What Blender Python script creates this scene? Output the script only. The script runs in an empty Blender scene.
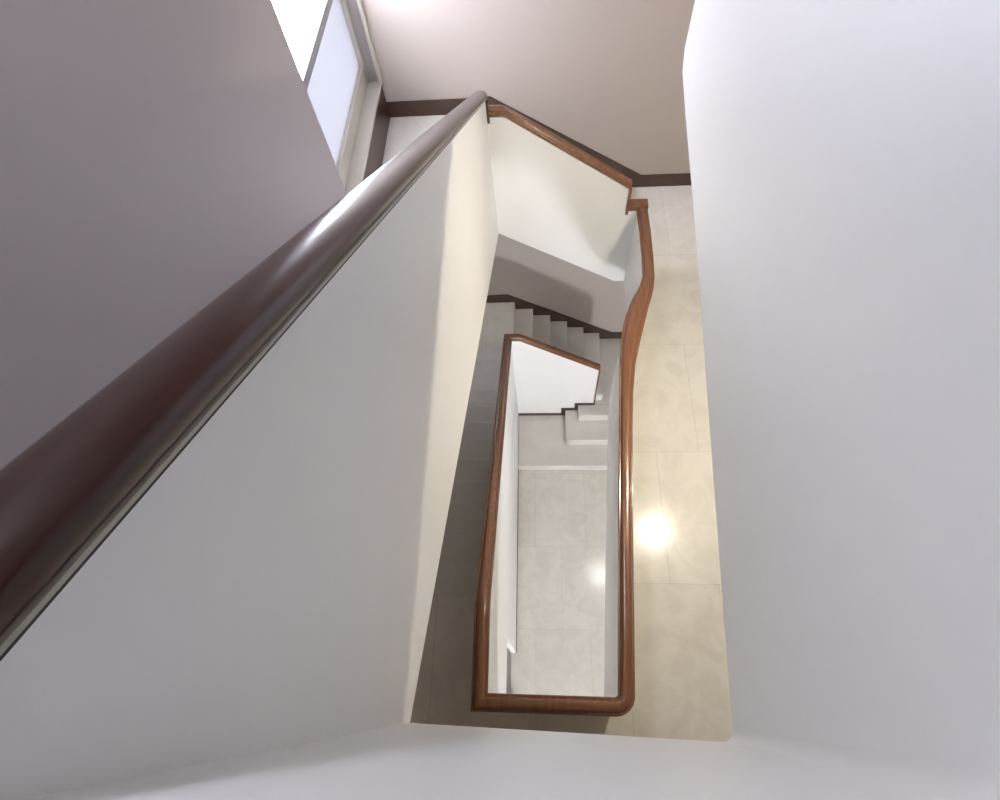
import bpy, bmesh, math, random
from mathutils import Vector, Matrix
random.seed(7)
S = bpy.context.scene
C = S.collection
# ---------------------------------------------------------------- camera
CAMZ = 7.9
F_PX = 567.26
a, b, c = -0.48555518, -0.1570699, 0.14743617
ca, sa, cb, sb, cc, sc = math.cos(a), math.sin(a), math.cos(b), math.sin(b), math.cos(c), math.sin(c)
Rx = Matrix(((1, 0, 0), (0, ca, -sa), (0, sa, ca)))
Rz = Matrix(((cb, -sb, 0), (sb, cb, 0), (0, 0, 1)))
Rr = Matrix(((cc, -sc, 0), (sc, cc, 0), (0, 0, 1)))
W2C = Rr @ Rx @ Rz
cam = bpy.data.cameras.new('camera')
co = bpy.data.objects.new('camera', cam)
C.objects.link(co)
M = W2C.transposed().to_4x4()
M.translation = (0, 0, CAMZ)
co.matrix_world = M
cam.sensor_fit = 'HORIZONTAL'
cam.sensor_width = 36
cam.lens = F_PX * 36 / 1000
cam.clip_start = 0.02
S.camera = co
# ---------------------------------------------------------------- light, exposure
S.view_settings.view_transform = 'Standard'
S.view_settings.look = 'None'
S.view_settings.gamma = 1
S.view_settings.use_curve_mapping = False
S.view_settings.exposure = 1.68
w = bpy.data.worlds.new('overcast_sky')
S.world = w
w.use_nodes = True
bg = w.node_tree.nodes['Background']
bg.inputs[0].default_value = (0.84, 0.86, 1.0, 1)
bg.inputs[1].default_value = 11.5

def portal(name, loc, rot, sx, sy):
    l = bpy.data.lights.new(name, 'AREA')
    l.shape = 'RECTANGLE'
    l.size = sx
    l.size_y = sy
    l.cycles.is_portal = True
    o = bpy.data.objects.new(name, l)
    o.location = loc
    o.rotation_euler = rot
    C.objects.link(o)
portal('window_daylight', (-1.75, 4.1, 5.7), (0, -math.pi / 2, 0), 1.9, 1.6)
portal('added_window_daylight', (-1.75, 4.1, 2.76), (0, -math.pi / 2, 0), 1.9, 1.6)  # portal of the added lower window, out of view
portal('added_skylight_daylight', (-0.85, 1.6, 9.35), (0, 0, 0), 0.45, 1.4)  # portal of the added skylight, out of view
ed = bpy.data.lights.new('added_entrance_light', 'AREA')      # added lamp behind the added door, placed to match the far-wall shadow
ed.shape = 'RECTANGLE'
ed.size, ed.size_y = 0.40, 0.40
ed.energy = 90
ed.color = (0.95, 0.97, 1.0)
eo = bpy.data.objects.new('added_entrance_light', ed)
eo.location = (0.97, -4.5, 1.47)
eo.rotation_euler = (math.pi / 2, 0, 0)
C.objects.link(eo)
LAMP1, LAMP0 = 160.0, 68.0

# ---------------------------------------------------------------- materials
def mat(name, col, rough=0.6, noise=0.0, nscale=4.0, bump=0.0, bscale=60.0, coat=0.0, spec=0.5):
    m = bpy.data.materials.new(name)
    m.use_nodes = True
    n, l = m.node_tree.nodes, m.node_tree.links
    p = n['Principled BSDF']
    p.inputs['Base Color'].default_value = (*col, 1)
    p.inputs['Roughness'].default_value = rough
    p.inputs['Coat Weight'].default_value = coat
    p.inputs['Specular IOR Level'].default_value = spec
    tc = n.new('ShaderNodeTexCoord')
    if noise:
        t = n.new('ShaderNodeTexNoise')
        t.inputs['Scale'].default_value = nscale
        t.inputs['Detail'].default_value = 6
        l.new(tc.outputs['Object'], t.inputs['Vector'])
        r = n.new('ShaderNodeMixRGB')
        r.inputs[1].default_value = (*[x * (1 - noise) for x in col], 1)
        r.inputs[2].default_value = (*[min(1, x * (1 + noise)) for x in col], 1)
        l.new(t.outputs['Fac'], r.inputs[0])
        l.new(r.outputs[0], p.inputs['Base Color'])
    if bump:
        t = n.new('ShaderNodeTexNoise')
        t.inputs['Scale'].default_value = bscale
        l.new(tc.outputs['Object'], t.inputs['Vector'])
        bp = n.new('ShaderNodeBump')
        bp.inputs['Strength'].default_value = bump
        bp.inputs['Distance'].default_value = 0.004
        l.new(t.outputs['Fac'], bp.inputs['Height'])
        l.new(bp.outputs[0], p.inputs['Normal'])
    return m

def wood(name, c1, c2, rough=0.25, coat=0.6):
    m = mat(name, c1, rough, coat=coat)
    n, l = m.node_tree.nodes, m.node_tree.links
    p = n['Principled BSDF']
    p.inputs['Coat Roughness'].default_value = 0.12
    tc = n.new('ShaderNodeTexCoord')
    mp = n.new('ShaderNodeMapping')
    mp.inputs['Scale'].default_value = (16, 1.1, 16)
    t = n.new('ShaderNodeTexNoise')
    t.inputs['Scale'].default_value = 3.0
    t.inputs['Detail'].default_value = 8
    t.inputs['Distortion'].default_value = 0.25
    cr = n.new('ShaderNodeValToRGB')
    cr.color_ramp.elements[0].position = 0.3
    cr.color_ramp.elements[0].color = (*c2, 1)
    cr.color_ramp.elements[1].position = 0.7
    cr.color_ramp.elements[1].color = (*c1, 1)
    l.new(tc.outputs['Object'], mp.inputs[0])
    l.new(mp.outputs[0], t.inputs['Vector'])
    l.new(t.outputs['Fac'], cr.inputs[0])
    l.new(cr.outputs[0], p.inputs['Base Color'])
    return m

def marble(name, c1, c2, rough=0.12, joint=0.72):
    m = mat(name, c1, rough, spec=0.3)
    n, l = m.node_tree.nodes, m.node_tree.links
    p = n['Principled BSDF']
    tc = n.new('ShaderNodeTexCoord')
    mp = n.new('ShaderNodeMapping')
    mp.inputs['Location'].default_value = (7 * 0.7 - 0.95, 0.29 + 4 * 1.06, 0)
    l.new(tc.outputs['Object'], mp.inputs[0])
    br = n.new('ShaderNodeTexBrick')
    br.inputs['Scale'].default_value = 1
    br.inputs['Mortar Size'].default_value = 0.0022
    br.inputs['Mortar Smooth'].default_value = 0.3
    br.inputs['Brick Width'].default_value = 0.7
    br.inputs['Row Height'].default_value = 1.06
    br.inputs['Color1'].default_value = (*c1, 1)
    br.inputs['Color2'].default_value = (*[x * 0.93 for x in c1], 1)
    br.inputs['Mortar'].default_value = (*[x * joint for x in c2], 1)
    l.new(mp.outputs[0], br.inputs['Vector'])
    t = n.new('ShaderNodeTexNoise')
    t.inputs['Scale'].default_value = 3.5
    t.inputs['Detail'].default_value = 9
    t.inputs['Roughness'].default_value = 0.62
    t.inputs['Distortion'].default_value = 1.6
    l.new(tc.outputs['Object'], t.inputs['Vector'])
    cr = n.new('ShaderNodeValToRGB')
    cr.color_ramp.elements[0].position = 0.36
    cr.color_ramp.elements[0].color = (0.90, 0.89, 0.875, 1)
    cr.color_ramp.elements[1].position = 0.60
    cr.color_ramp.elements[1].color = (1, 1, 1, 1)
    l.new(t.outputs['Fac'], cr.inputs[0])
    mx = n.new('ShaderNodeMixRGB')
    mx.blend_type = 'MULTIPLY'
    mx.inputs[0].default_value = 1
    l.new(br.outputs['Color'], mx.inputs[1])
    l.new(cr.outputs[0], mx.inputs[2])
    l.new(mx.outputs[0], p.inputs['Base Color'])
    return m

PLASTER = mat('white_plaster', (0.84, 0.84, 0.83), 0.42, noise=0.02, nscale=2, bump=0.15, bscale=30)
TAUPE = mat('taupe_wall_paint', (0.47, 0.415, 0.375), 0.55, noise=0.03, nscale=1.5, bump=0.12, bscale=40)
WHITE = mat('white_ceiling_paint', (0.80, 0.79, 0.77), 0.7)
MARBLE = marble('cream_marble', (0.76, 0.735, 0.67), (0.66, 0.63, 0.55), 0.2, 0.85)
STEPM = mat('polished_stair_marble', (0.68, 0.65, 0.60), 0.2, noise=0.10, nscale=5)
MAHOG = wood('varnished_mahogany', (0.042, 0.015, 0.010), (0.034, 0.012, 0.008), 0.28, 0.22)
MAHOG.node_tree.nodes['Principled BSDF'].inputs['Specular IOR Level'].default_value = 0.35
RAILW = wood('varnished_brown_wood', (0.225, 0.098, 0.047), (0.155, 0.062, 0.028))
SKIRT = wood('dark_skirting_wood', (0.075, 0.037, 0.023), (0.045, 0.021, 0.013), 0.4, 0.2)
BEAD = mat('grey_beige_bead', (0.42, 0.39, 0.33), 0.4)
GAP = mat('dark_joint', (0.05, 0.045, 0.045), 0.8)
FRAME = mat('painted_window_frame', (0.52, 0.49, 0.43), 0.4)
SASH = mat('grey_metal_sash', (0.23, 0.23, 0.24), 0.4)
DARK = mat('added_door_wood', (0.12, 0.06, 0.03), 0.4)

def pane_mat(name, tr, col):
    m = bpy.data.materials.new(name)
    m.use_nodes = True
    n, l = m.node_tree.nodes, m.node_tree.links
    n.clear()
    o = n.new('ShaderNodeOutputMaterial')
    t = n.new('ShaderNodeBsdfTransparent')
    s = n.new('ShaderNodeBsdfTranslucent')
    s.inputs[0].default_value = (*col, 1)
    g = n.new('ShaderNodeBsdfGlossy')
    g.inputs['Roughness'].default_value = 0.05
    m1 = n.new('ShaderNodeMixShader')
    m1.inputs[0].default_value = 1 - tr
    l.new(t.outputs[0], m1.inputs[1])
    l.new(s.outputs[0], m1.inputs[2])
    m2 = n.new('ShaderNodeMixShader')
    m2.inputs[0].default_value = 0.04
    l.new(m1.outputs[0], m2.inputs[1])
    l.new(g.outputs[0], m2.inputs[2])
    l.new(m2.outputs[0], o.inputs[0])
    return m
CLEAR = pane_mat('clear_glass', 0.92, (0.95, 0.97, 1))
FROST = pane_mat('frosted_glass', 0.0, (0.168, 0.168, 0.170))
DIM = pane_mat('added_window_dim_glass', 0.0, (0.22, 0.22, 0.22))  # panes of the added lower window, dimmed to limit its daylight

def emit(name, col, st):
    m = bpy.data.materials.new(name)
    m.use_nodes = True
    p = m.node_tree.nodes['Principled BSDF']
    p.inputs['Base Color'].default_value = (*col, 1)
    p.inputs['Emission Color'].default_value = (*col, 1)
    p.inputs['Emission Strength'].default_value = st
    return m

# ---------------------------------------------------------------- mesh helpers
def build(name, verts, faces, m, parent=None, bevel=0.0, smooth=False, segs=2):
    me = bpy.data.meshes.new(name)
    bm = bmesh.new()
    vs = [bm.verts.new(v) for v in verts]
    for f in faces:
        try:
            bm.faces.new([vs[i] for i in f])
        except ValueError:
            pass
    bmesh.ops.recalc_face_normals(bm, faces=bm.faces)
    if smooth:
        for f in bm.faces:
            f.smooth = True
        for e in bm.edges:
            if len(e.link_faces) == 2 and e.calc_face_angle(0) > math.radians(38):
                e.smooth = False
    bm.to_mesh(me)
    bm.free()
    me.materials.append(m)
    o = bpy.data.objects.new(name, me)
    C.objects.link(o)
    if parent:
        o.parent = parent
        o.matrix_parent_inverse = Matrix.Translation(parent.location).inverted()
    if bevel:
        bv = o.modifiers.new('bevel', 'BEVEL')
        bv.width = bevel
        bv.segments = segs
        bv.limit_method = 'ANGLE'
        bv.angle_limit = math.radians(40)
    return o

def box(name, lo, hi, m, parent=None, bevel=0.0):
    x0, y0, z0 = lo
    x1, y1, z1 = hi
    v = [(x, y, z) for x in (x0, x1) for y in (y0, y1) for z in (z0, z1)]
    f = [(0, 1, 3, 2), (4, 6, 7, 5), (0, 4, 5, 1), (2, 3, 7, 6), (0, 2, 6, 4), (1, 5, 7, 3)]
    return build(name, v, f, m, parent, bevel)

def prism(name, poly, ax, t0, t1, m, parent=None, bevel=0.0, holes=None):
    """poly = 2D points in the plane across axis ax ('x': (y,z), 'y': (x,z), 'z': (x,y)), extruded t0..t1."""
    def P(p, t):
        return {'x': (t, p[0], p[1]), 'y': (p[0], t, p[1]), 'z': (p[0], p[1], t)}[ax]
    n = len(poly)
    v = [P(p, t0) for p in poly] + [P(p, t1) for p in poly]
    f = [tuple(range(n)), tuple(range(2 * n - 1, n - 1, -1))]
    f += [(i, (i + 1) % n, n + (i + 1) % n, n + i) for i in range(n)]
    return build(name, v, f, m, parent, bevel)

def wall_holes(name, ax, t0, t1, u0, u1, v0, v1, holes, m):
    """slab across ax with rectangular openings (ua, ub, va, vb); one mesh of joined cells"""
    us = sorted({u0, u1, *[h[0] for h in holes], *[h[1] for h in holes]})
    vs = sorted({v0, v1, *[h[2] for h in holes], *[h[3] for h in holes]})
    P = {'x': lambda u, v, t: (t, u, v), 'y': lambda u, v, t: (u, t, v), 'z': lambda u, v, t: (u, v, t)}[ax]
    bm = bmesh.new()
    vc = {}
    def V(u, v, t):
        k = (u, v, t)
        if k not in vc:
            vc[k] = bm.verts.new(P(*k))
        return vc[k]
    def solid(i, j):
        if i < 0 or j < 0 or i >= len(us) - 1 or j >= len(vs) - 1:
            return False
        mu, mv = (us[i] + us[i + 1]) / 2, (vs[j] + vs[j + 1]) / 2
        return not any(h[0] < mu < h[1] and h[2] < mv < h[3] for h in holes)
    for i in range(len(us) - 1):
        for j in range(len(vs) - 1):
            if not solid(i, j):
                continue
            A, B, Cc, D = us[i], us[i + 1], vs[j], vs[j + 1]
            for t in (t0, t1):
                bm.faces.new([V(A, Cc, t), V(B, Cc, t), V(B, D, t), V(A, D, t)])
            if not solid(i - 1, j): bm.faces.new([V(A, Cc, t0), V(A, D, t0), V(A, D, t1), V(A, Cc, t1)])
            if not solid(i + 1, j): bm.faces.new([V(B, Cc, t0), V(B, D, t0), V(B, D, t1), V(B, Cc, t1)])
            if not solid(i, j - 1): bm.faces.new([V(A, Cc, t0), V(B, Cc, t0), V(B, Cc, t1), V(A, Cc, t1)])
            if not solid(i, j + 1): bm.faces.new([V(A, D, t0), V(B, D, t0), V(B, D, t1), V(A, D, t1)])
    bmesh.ops.recalc_face_normals(bm, faces=bm.faces)
    me = bpy.data.meshes.new(name)
    bm.to_mesh(me)
    bm.free()
    me.materials.append(m)
    o = bpy.data.objects.new(name, me)
    C.objects.link(o)
    o['kind'] = 'structure'
    return o

def normals(path, side, pre=None, post=None):
    """mitre vectors (pointing away from the void) at each station of a plan path"""
    pts = [Vector(p[:2]) for p in path]
    out = []
    for i, p in enumerate(pts):
        d0 = (p - pts[i - 1]) if i else (p - Vector(pre[:2]) if pre else None)
        d1 = (pts[i + 1] - p) if i < len(pts) - 1 else (Vector(post[:2]) - p if post else None)
        if d0 is None: d0 = d1
        if d1 is None: d1 = d0
        d0, d1 = d0.normalized(), d1.normalized()
        n0, n1 = Vector((-d0.y, d0.x)) * side, Vector((-d1.y, d1.x)) * side
        nn = (n0 + n1).normalized()
        out.append(nn / max(0.35, nn.dot(n0)))
    return out

def ribbon(name, path, side, t, zb, zt, m, parent=None, bevel=0.006, pre=None, post=None):
    """wall of thickness t standing on a plan path; zb, zt lists of bottom and top heights"""
    ns = normals(path, side, pre, post)
    v, f = [], []
    for p, n, b0, t0 in zip(path, ns, zb, zt):
        q = (p[0] + n.x * t, p[1] + n.y * t)
        v += [(p[0], p[1], b0), (p[0], p[1], t0), (q[0], q[1], t0), (q[0], q[1], b0)]
    for i in range(len(path) - 1):
        for k in range(4):
            A, B = 4 * i + k, 4 * i + (k + 1) % 4
            f.append((A, B, B + 4, A + 4))
    e = 4 * (len(path) - 1)
    f += [(0, 1, 2, 3), (e + 3, e + 2, e + 1, e)]
    return build(name, v, f, m, parent, bevel, smooth=True)

def sweep(name, path, side, prof, m, parent=None, pre=None, post=None, wid=None):
    """closed profile [(u outwards from the void face, v upwards)] swept along a 3D path"""
    ns = normals(path, side, pre, post)
    v, f = [], []
    k = len(prof)
    for i, (p, n) in enumerate(zip(path, ns)):
        s = wid[i] if wid else 0.0
        umax = max(q[0] for q in prof)
        for (u, h) in prof:
            uu = u + s * max(0, u) / umax
            v.append((p[0] + n.x * uu, p[1] + n.y * uu, p[2] + h))
    for i in range(len(path) - 1):
        for j in range(k):
            A, B = i * k + j, i * k + (j + 1) % k
            f.append((A, B, B + k, A + k))
    f += [tuple(range(k)), tuple(range(len(path) * k - 1, (len(path) - 1) * k - 1, -1))]
    return build(name, v, f, m, parent, smooth=True)

# moulded handrail section: base fillets, waisted sides, broad rounded top with a raised crown
def rail_profile(w0=-0.014, w1=0.084, h=0.06):
    c0, hw = (w0 + w1) / 2, (w1 - w0) / 2
    half = [(0.62, 0.0), (0.86, 0.0), (0.90, 0.10), (0.90, 0.22), (0.97, 0.30), (1.0, 0.40), (0.985, 0.50), (0.93, 0.57), (0.85, 0.59), (0.77, 0.58),
            (0.70, 0.57), (0.655, 0.61), (0.62, 0.70), (0.58, 0.80), (0.50, 0.89), (0.38, 0.955), (0.22, 0.99), (0.0, 1.0)]
    r = [(c0 + hw * x, h * y) for x, y in half]
    l = [(c0 - hw * x, h * y) for x, y in reversed(half[:-1])]
    return r + l
def near_profile(w0, w1, h):
    c0, hw = (w0 + w1) / 2, (w1 - w0) / 2
    half = [(0.78, 0.0), (0.86, 0.02), (0.94, 0.14), (0.985, 0.28), (1.0, 0.42), (0.985, 0.55), (0.93, 0.66), (0.83, 0.76), (0.68, 0.86), (0.48, 0.94), (0.25, 0.985), (0.0, 1.0)]
    return [(c0 + hw * x, h * y) for x, y in half] + [(c0 - hw * x, h * y) for x, y in reversed(half[:-1])]
PROF = rail_profile()

def thing(name, label, cat, loc, group=None):
    o = bpy.data.objects.new(name, None)
    o.empty_display_size = 0.1
    o.location = loc
    C.objects.link(o)
    o['label'] = label
    o['category'] = cat
    if group:
        o['group'] = group
    return o

def st(o):
    o['kind'] = 'structure'
    return o

def lerp(a_, b_, t):
    return a_ + (b_ - a_) * t

def arc(cx, cy, r, a0, a1, n):
    return [(cx + r * math.cos(math.radians(lerp(a0, a1, i / n))), cy + r * math.sin(math.radians(lerp(a0, a1, i / n)))) for i in range(n + 1)]

# ---------------------------------------------------------------- levels and plan
ST = 2.94                                   # storey height
Z1, Z2 = 3.43, 6.37                         # upper landings
XL, XR, YF, YN = -1.45, 1.9, 4.93, -1.25    # outer walls
Y2 = 3.776                                  # far side of the well
XW = -0.36                                  # left side of the well
UND = 0.17                                  # landing slab thickness
TH = 0.07                                   # parapet thickness
YS, TR, RI = 0.65, 0.285, 0.165             # long flight: first riser, tread, rise
XS, TR2, RI2 = -0.378, 0.248, 0.16          # short flight
YG = -4.2

# ---------------------------------------------------------------- setting
MAUVE = mat('dimmed_left_wall_paint', (0.34, 0.305, 0.30), 0.55, noise=0.03, nscale=1.5, bump=0.12, bscale=40)  # backlit dimness of the left wall is put into this darker colour
wl = wall_holes('wall_left', 'x', XL - 0.28, XL, YG, YF + 0.25, 0, 9.25, [(3.322, 4.93, 4.72, 6.35), (3.322, 4.93, 4.72 - ST, 6.35 - ST)], MAUVE)  # the lower opening is for the added, unseen window
wr = wall_holes('wall_right', 'x', XR, XR + 0.2, YG, YF + 0.25, 0, 9.25, [], TAUPE)
wf = wall_holes('wall_far', 'y', YF, YF + 0.25, XL, XR, 0, 9.25, [], TAUPE)
wn = wall_holes('wall_near', 'y', YN - 0.2, YN, XL, XR, Z1 - UND, 9.25, [], TAUPE)
we = wall_holes('wall_lobby', 'y', YG - 0.2, YG, XL, XR, 0, Z1 - UND, [(0.5, 1.44, 0.0, 2.1)], TAUPE)  # doorway added out of view for the entrance light
st(box('ceiling', (XL, YG, Z1 - UND), (XR, YN - 0.2, Z1), WHITE))
wall_holes('ceiling', 'z', 9.1, 9.25, XL, XR, YN, YF, [(-1.1, -0.7, 0.9, 2.3)], WHITE)  # roof opening added for the unseen skylight
st(box('floor', (XL - 0.2, YG - 0.2, -0.2), (XR + 0.2, YF + 0.25, 0), MARBLE))

def well_right(level):
    if level == 2:
        pts = [(0.87, YF), (0.87, 3.85), (0.868, 3.6), (0.85, 3.34), (0.80, 3.13), (0.745, 2.95), (0.70, 2.78), (0.668, 2.60), (0.645, 2.30), (0.622, 1.95), (0.60, 1.62), (0.565, 1.16), (0.505, 0.36)]
        cr = arc(0.445, -0.060, 0.03, 0, -90, 5)
        return pts + cr
    pts = [(0.845, Y2), (0.848, 3.5), (0.842, 3.2), (0.832, 3.02), (0.806, 2.93), (0.770, 2.86), (0.722, 2.77), (0.680, 2.66), (0.645, 2.54), (0.616, 2.40), (0.592, 2.2), (0.572, 1.95), (0.552, 1.70), (0.492, 0.90), (0.434, 0.06)]
    cr = arc(0.3985, 0.025, 0.033, 0, -90, 6)
    return pts + cr

def landing(level, name):
    z = Z1 if level == 1 else Z2
    rp = well_right(level)
    ny = rp[-1][1]
    n_ = normals(rp, 1)
    off = [(p[0] + n.x * 0.004, p[1] + n.y * 0.004) for p, n in zip(rp, n_)]
    if level == 1:
        # far right corner reaches the foot of the short flight
        poly = [(XR, YN), (XR, YF), (XS + 5 * TR2, YF), (XS + 5 * TR2, Y2 + TH)] + off
    else:
        poly = [(XR, YN), (XR, YF)] + off
    poly += [(XW - 0.004, ny - 0.004), (XW - 0.004, YS), (XL, YS), (XL, YN)]
    return st(prism(name, poly, 'z', z - UND, z, MARBLE))
landing(1, 'floor')
landing(2, 'floor')
# half landings between the flights
for k, z in enumerate((4.39, 1.45)):
    ye = YS + 11 * TR
    st(box('floor', (XL, ye, z - 0.2), (XS - 0.0, YF, z), MARBLE))

# ---------------------------------------------------------------- flights
def long_flight(z0, label, skirt=True):
    """twelve risers from z0 down along +Y on the left of the well"""
    x0, x1 = XL + 0.001, (-0.475 if z0 > 5 else -0.432)
    t = thing('stair_flight', label, 'stairs', ((x0 + x1) / 2, YS, z0 - 12 * RI), 'stair flights')
    poly = [(YS, z0 - 0.002)]
    y, z = YS, z0
    up = []
    for i in range(12):
        z = z0 - (i + 1) * RI
        up += [(YS + i * TR, z0 - i * RI - 0.03), (YS + i * TR, z - 0.03)]
    up += [(YS + 11 * TR + 0.04, z0 - 12 * RI - 0.03)]
    low = [(YS + 11 * TR + 0.04, z0 - 12 * RI - 0.17), (YS + 11 * TR - 0.08, z0 - 12 * RI - 0.17), (YS - 0.02, z0 - 0.30), (YS - 0.02, z0 - 0.03)]
    prism('soffit', up + low, 'x', x0, x1, PLASTER, t)
    for i in range(11):
        z = z0 - (i + 1) * RI
        box('tread', (x0, YS + i * TR + 0.002, z - 0.03), (x1, YS + (i + 1) * TR + 0.02, z), STEPM, t, 0.008)
    for i in range(12):
        zt = z0 - i * RI - 0.031
        box('riser', (x0, YS + i * TR, z0 - (i + 1) * RI + 0.001), (x1, YS + i * TR + 0.014, zt), STEPM, t)
    if not skirt:
        return t
    # raking skirting on the outer wall
    top = [(YS - 0.3, z0 + 0.14), (YS, z0 + 0.14), (YS + 11 * TR + 0.15, z0 - 12 * RI + 0.2)]
    bot = [(YS + 11 * TR + 0.15, z0 - 12 * RI + 0.001)]
    for i in range(11, -1, -1):
        bot += [(YS + i * TR + 0.014, z0 - (i + 1) * RI + 0.002), (YS + i * TR + 0.014, z0 - i * RI + 0.002)]
    bot += [(YS - 0.3, z0 + 0.002)]
    prism('skirting', top + bot, 'x', XL + 0.001, XL + 0.014, SKIRT, t)
    return t

def short_flight(z0, label):
    """six risers from the half landing z0 down along +X behind the well"""
    y0, y1 = Y2 + TH + 0.001, YF - 0.001
    t = thing('stair_flight', label, 'stairs', (0.3, (y0 + y1) / 2, z0 - 6 * RI2), 'stair flights')
    up = []
    for i in range(6):
        up += [(XS + i * TR2, z0 - i * RI2 - 0.03), (XS + i * TR2, z0 - (i + 1) * RI2 - 0.03)]
    up += [(XS + 5 * TR2 + 0.03, z0 - 6 * RI2 - 0.03)]
    low = [(XS + 5 * TR2 + 0.03, z0 - 6 * RI2 - 0.165), (XS + 5 * TR2 - 0.1, z0 - 6 * RI2 - 0.165), (XS - 0.02, z0 - 0.28), (XS - 0.02, z0 - 0.03)]
    prism('soffit', up + low, 'y', y0, y1, PLASTER, t)
    for i in range(5):
        z = z0 - (i + 1) * RI2
        box('tread', (XS + i * TR2 + 0.002, y0, z - 0.03), (XS + (i + 1) * TR2 + 0.018, y1, z), STEPM, t, 0.008)
    for i in range(6):
        box('riser', (XS + i * TR2, y0, z0 - (i + 1) * RI2 + 0.001), (XS + i * TR2 + 0.014, y1, z0 - i * RI2 - 0.031), STEPM, t)
    zb = z0 - 6 * RI2
    top = [(-0.62, z0 + 0.155), (-0.455, z0 + 0.160), (1.075, zb + 0.15), (1.20, zb + 0.15)]
    bot = [(1.20, zb + 0.001)]
    for i in range(5, -1, -1):
        bot += [(XS + i * TR2 + 0.016, z0 - (i + 1) * RI2 + 0.001), (XS + i * TR2 + 0.016, z0 - i * RI2 + 0.001)]
    bot += [(-0.62, z0 + 0.001)]
    prism('skirting', top + bot, 'y', YF - 0.018, YF - 0.001, SKIRT, t)
    return t

long_flight(Z2, 'long marble flight beside the left wall under the dark near handrail', False)
short_flight(4.39, 'short marble flight behind the cream parapet, reaching the upper landing')
long_flight(Z1, 'shaded marble flight on the left of the middle handrail loop')
short_flight(1.45, 'short marble flight with visible steps along the far wall below')

# last steps to the ground floor
t = thing('bottom_steps', 'three pale marble steps ending the stairs on the ground floor', 'stairs', (0.8, 3.6, 0), 'stair flights')
def slab_step(y, x, z0, z1, r):
    pts = [(XR - 0.001, y)] + [(XR - 0.001, YF - 0.001), (x, YF - 0.001)] if x > 0.7 else [(XR - 0.001, y), (XR - 0.001, Y2 - 0.001), (x, Y2 - 0.001)]
    cr = arc(x + r, y + r, r, 180, 270, 6)
    o = prism('step', pts + cr, 'z', z0, z1, STEPM, t, 0.007)
    return o
slab_step(2.95, -0.345, 0.001, 0.163, 0.005)
slab_step(3.28, 0.347, 0.163, 0.326, 0.07)
slab_step(3.594, 0.53, 0.326, 0.488, 0.02)
box('platform_corner', (0.771, Y2 + 0.0005, 0.001), (XS + 5 * TR2 - 0.0005, Y2 + TH, 0.487), STEPM, t)
box('platform', (XS + 5 * TR2, Y2, 0.30), (XR - 0.001, YF - 0.001, 0.487), STEPM, t)
box('platform_base', (XS + 5 * TR2, Y2, 0.001), (XR - 0.001, YF - 0.001, 0.299), PLASTER, t)

# ---------------------------------------------------------------- skirtings of the landings
st(box('baseboard_far', (XL + 0.001, YF - 0.018, 4.391), (-0.621, YF - 0.001, 4.391 + 0.15), SKIRT))
st(box('baseboard_far', (XL + 0.001, YF - 0.018, 1.451), (-0.621, YF - 0.001, 1.60), SKIRT))
st(box('baseboard_far', (1.201, YF - 0.018, Z1 + 0.001), (XR - 0.001, YF - 0.001, Z1 + 0.15), SKIRT))
st(box('baseboard_far', (1.201, YF - 0.018, 0.489), (XR - 0.001, YF - 0.001, 0.64), SKIRT))
for z in (0.0, Z1, Z2):
    st(box('baseboard_right', (XR - 0.016, YN, z + 0.001), (XR - 0.001, 2.9 if z == 0 else YF - 0.02, z + 0.14), SKIRT))
for z in (Z1, Z2):
    st(box('baseboard_near', (XL + 0.001, YN + 0.001, z + 0.001), (XR - 0.02, YN + 0.016, z + 0.14), SKIRT))

# ---------------------------------------------------------------- parapets
# upper landing parapet: right side and near side of the well
z2u = Z2 - UND
ZT2 = 7.62
rp2 = well_right(2)
path = rp2 + [(-0.44, -0.070)]
t = thing('landing_parapet', 'tall plain plaster parapet wrapping the right and near sides of the picture', 'parapet', (0.6, 1.8, z2u), 'parapets round the stairwell')
ribbon('plaster_wall', path, 1, 0.09, [z2u] * len(path), [ZT2] * len(path), PLASTER, t, 0.008)
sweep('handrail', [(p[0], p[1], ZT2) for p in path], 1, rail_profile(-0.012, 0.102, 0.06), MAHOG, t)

# upper long flight parapet (near handrail)
def zl2(y): return 7.531 - 0.589 * y
def xl2(y): return -0.355 - 0.0075 * (y + 0.07)
t = thing('flight_parapet', 'plaster parapet carrying the thick dark mahogany handrail on the left', 'parapet', (XW, 1.8, 5), 'parapets round the stairwell')
ys = [-0.10, Y2]
pl = [(xl2(y), y) for y in ys]
ribbon('plaster_wall', pl, 1, TH + 0.02, [6.20, 3.965], [zl2(y) for y in ys], PLASTER, t, 0.006)
ys = [-0.17, Y2 + 0.075]
pl3 = [(xl2(y), y, zl2(y) + 0.008) for y in ys]
RU = near_profile(-0.011, 0.094, 0.056)
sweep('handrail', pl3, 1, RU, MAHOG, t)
sweep('bead', [(p[0], p[1], zl2(p[1]) - 0.006) for p in pl3], 1, [(-0.006, 0.005), (-0.008, 0.007), (-0.008, 0.013), (-0.004, 0.016), (0.09, 0.016), (0.09, 0.005)], BEAD, t)
sweep('joint', [(p[0], p[1], zl2(p[1]) - 0.012) for p in [(xl2(-0.099), -0.099), (xl2(Y2 - 0.01), Y2 - 0.01)]], 1, [(-0.004, 0.0055), (-0.004, 0.0105), (0.088, 0.0105), (0.088, 0.0055)], GAP, t)

box('end_trim', (-0.386, Y2 - 0.02, 5.13), (-0.365, Y2 - 0.001, 5.30), SKIRT, t)

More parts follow.
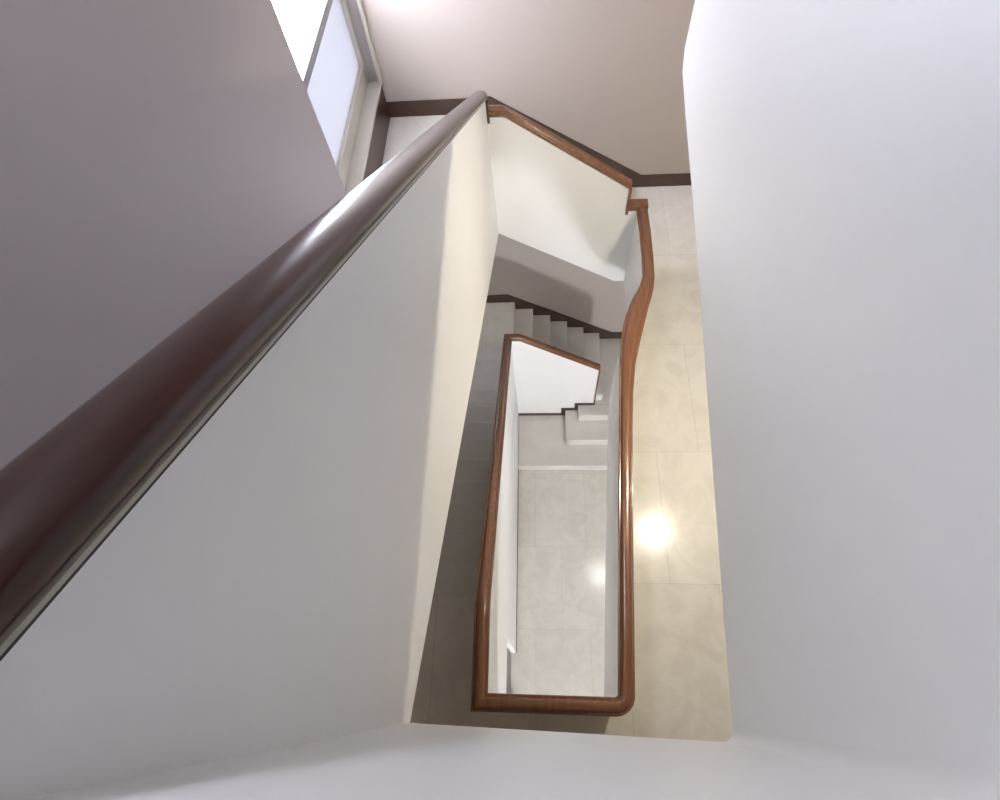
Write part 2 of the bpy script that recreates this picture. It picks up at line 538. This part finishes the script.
def short_parapet(z, label, ground):
    """parapet in front of the short flight; z = wall top at its left end"""
    XE, XT = 0.745, 0.845
    t = thing('short_flight_parapet', label, 'parapet', (0.2, Y2, z - 1.2), 'parapets round the stairwell')
    z1 = z - 0.728
    if ground:
        poly = [(XW, z), (-0.26, z), (XE, z1), (XE, 0.001), (XW, 0.001)]
    else:
        lowl, lowr = z - 1.205, Z1 - UND
        poly = [(XW - 0.025, z), (-0.26, z), (XE, z1), (XE, 4.21), (XT + 0.06, 4.21), (XT + 0.06, lowr), (XE, lowr), (XW - 0.025, lowl + 0.015)]
    prism('plaster_wall', poly, 'y', Y2, Y2 + TH, PLASTER, t, 0.005)
    pth = [(XW - (0 if ground else 0.022), Y2, z), (-0.275, Y2, z), (-0.245, Y2, z - 0.008), (XE + 0.02, Y2, z1)]
    sweep('handrail', pth, 1, PROF, RAILW, t, pre=((XW + 0.01, 0) if ground else None))
    # short vertical drop closing the end of the rail
    ze = 0.326 + 0.17 if ground else 4.17
    box('end_trim', (XE + 0.001, Y2 - 0.012, ze), (XE + 0.024, Y2 + TH + 0.012, z1 + 0.012), RAILW, t, 0.003)
    if ground:
        sk = [(XW, 0.164 + 0.055), (0.29, 0.164 + 0.055), (0.29, 0.327 + 0.06), (0.48, 0.327 + 0.06), (0.48, 0.49 + 0.05), (XE, 0.49 + 0.05), (XE, 0.489), (0.53, 0.489), (0.53, 0.327), (0.347, 0.327), (0.347, 0.164), (XW, 0.164)]
        prism('skirting', sk, 'y', Y2 - 0.012, Y2 - 0.0005, SKIRT, t)
    return t
short_parapet(5.17, 'cream plaster parapet with sloping brown handrail at the top of the well', False)
short_parapet(2.187, 'bright white stair wall with sloping brown handrail far down the well', True)

# middle landing loop: right and near sides
ZT1 = 4.21
rp1 = well_right(1)
XN = -0.335
path = rp1 + [(XN, -0.006)]
t = thing('landing_parapet', 'plaster parapet with curved brown handrail beside the bright tiled landing', 'parapet', (0.55, 1.8, Z1 - UND), 'parapets round the stairwell')
ribbon('plaster_wall', path, 1, TH, [Z1 - UND] * len(path), [ZT1] * len(path), PLASTER, t, 0.004, post=(XN, 0.5))
wid = [0.0, 0, 0.0, 0.0, 0.012, 0.03, 0.045, 0.055, 0.055, 0.045, 0.02, 0.004, 0, 0, 0] + [0] * 8
sweep('handrail', [(p[0], p[1], ZT1) for p in path], 1, PROF, RAILW, t, post=(XN, 0.5), wid=wid)
box('end_cap', (0.765, Y2 - 0.012, ZT1 + 0.001), (0.935, Y2 + TH + 0.012, ZT1 + 0.055), RAILW, t, 0.006)

# lower long flight parapet with its closed wall to the ground
t = thing('flight_parapet', 'plaster parapet with brown handrail falling along the left of the middle loop', 'parapet', (XW, 1.8, 0), 'parapets round the stairwell')
def xl1(y): return XN - 0.007 * y
YB = 0.5
pl = [(XN, -0.006), (xl1(YB), YB), (XW, Y2)]
zt = [ZT1, ZT1, 2.187]
zb = [Z1 - UND, Z1 - UND - 0.26, 1.01]
ribbon('plaster_wall', pl, 1, TH, zb, zt, PLASTER, t, 0.004, pre=(0.3, -0.006))
pth = [(XN, -0.006, ZT1), (xl1(0.42), 0.42, ZT1), (xl1(0.5), 0.5, ZT1 - 0.012), (xl1(0.58), 0.58, ZT1 - 0.05), (XW, Y2, 2.187)]
sweep('handrail', pth, 1, PROF, RAILW, t, pre=(0.3, -0.006), post=(0.3, Y2))
poly = [(0.478, 0.001), (0.478, Z1 - UND - 0.20), (Y2, 1.02), (Y2, 0.001)]
prism('under_stair_wall', poly, 'x', -0.350 - 0.06, -0.350, PLASTER, t, 0.004)
box('lintel', (-0.41, 0.0, 1.95), (-0.3505, 0.478, 3.05), PLASTER, t, 0.004)
box('light_block_post', (-0.41, -0.13, 0.001), (-0.352, -0.03, 3.25), PLASTER, t, 0.004)  # added stub that blocks entrance light from the under-stair wall end
box('skirting', (-0.350, 0.478, 0.001), (-0.342, 2.95, 0.07), SKIRT, t)

# low grey door of the cupboard under the flight
st(box('door_2', (-0.43, -0.03, 0.001), (-0.411, 0.477, 2.2), mat('grey_door_paint', (0.20, 0.19, 0.18), 0.5), None, 0.003))
# ---------------------------------------------------------------- window
GX = -1.557
def make_window(name, dz, up, lo):
    t = st(box(name, (-1.62, 3.322, 4.72 - dz), (-1.43, 4.929, 4.75 - dz), FRAME, None, 0.006))     # sill board
    def wbox(n, lo_, hi_, m, bv=0.004):
        return box(n, (lo_[0], lo_[1], lo_[2] - dz), (hi_[0], hi_[1], hi_[2] - dz), m, t, bv)
    wbox('frame_bottom', (-1.63, 3.322, 4.751), (GX + 0.004, 4.929, 4.905), FRAME)
    wbox('frame_top', (-1.63, 3.322, 6.25), (GX + 0.004, 4.929, 6.349), FRAME)
    wbox('frame_side', (-1.63, 4.898, 4.905), (GX + 0.012, 4.929, 6.25), FRAME)
    wbox('frame_side', (-1.63, 3.322, 4.905), (GX + 0.004, 3.36, 6.25), FRAME)
    wbox('sash_rail', (-1.60, 3.36, 5.575), (GX + 0.003, 4.898, 5.645), SASH)
    wbox('upper_pane', (-1.592, 3.36, 5.645), (-1.586, 4.898, 6.25), up, 0)
    wbox('lower_pane', (-1.592, 3.36, 4.905), (-1.586, 4.898, 5.575), lo, 0)
make_window('window_1', 0, CLEAR, FROST)
make_window('added_window', ST, DIM, DIM)  # unseen lower window, added to bring daylight to the lower flights
# moulded casing strip beside the reveal on the far wall
st(box('trim_1', (-1.449, 4.885, 4.75), (-1.418, 4.929, 6.4), FRAME, None, 0.006))
# dark wooden board under the sill
st(box('trim_2', (XL + 0.001, 3.32, 4.391), (XL + 0.018, 4.911, 4.719), SKIRT))

# ---------------------------------------------------------------- unseen entrance door and skylight, added to let light in
d = wall_holes('added_door', 'y', YG - 0.12, YG - 0.075, 0.501, 1.439, 0.001, 2.099, [(0.72, 1.22, 1.2, 1.75)], DARK)
box('added_door_glass', (0.72, YG - 0.10, 1.2), (1.22, YG - 0.095, 1.75), CLEAR, d)
lv = box('added_door_handle', (0.56, YG - 0.075, 1.0), (0.68, YG - 0.045, 1.02), SASH, d, 0.004)
s_ = st(box('added_skylight', (-1.1, 0.9, 9.20), (-0.7, 0.96, 9.249), SASH))
box('added_skylight_bar', (-1.1, 2.24, 9.20), (-0.7, 2.3, 9.249), SASH, s_)
box('added_skylight_glass', (-1.1, 0.96, 9.222), (-0.7, 2.24, 9.228), CLEAR, s_)

# ---------------------------------------------------------------- ceiling lamps
def lathe(name, prof, cx, cy, m, parent, n=28):
    v, f = [], []
    for r, z in prof:
        for i in range(n):
            an = 2 * math.pi * i / n
            v.append((cx + r * math.cos(an), cy + r * math.sin(an), z))
    for j in range(len(prof) - 1):
        for i in range(n):
            A, B = j * n + i, j * n + (i + 1) % n
            f.append((A, B, B + n, A + n))
    f += [tuple(range(n)), tuple(range(len(prof) * n - 1, (len(prof) - 1) * n - 1, -1))]
    return build(name, v, f, m, parent, smooth=True)
def ceiling_lamp(x, y, z, col, strength, label):
    t = thing('ceiling_lamp', label, 'lamp', (x, y, z), 'ceiling lamps')
    lathe('base', [(0.10, z), (0.10, z - 0.02), (0.085, z - 0.025)], x, y, WHITE, t)
    lathe('shade', [(0.085, z - 0.0255), (0.09, z - 0.04), (0.083, z - 0.06), (0.06, z - 0.078), (0.03, z - 0.087), (0.008, z - 0.089)], x, y, emit('lamp_glass', col, strength), t)
ceiling_lamp(1.38, 1.87, z2u - 0.001, (1.0, 0.93, 0.76), LAMP1, 'round ceiling lamp over the tiled landing')
ceiling_lamp(1.10, 2.05, Z1 - UND - 0.001, (0.97, 0.98, 1.0), LAMP0, 'round ceiling lamp over the ground floor')
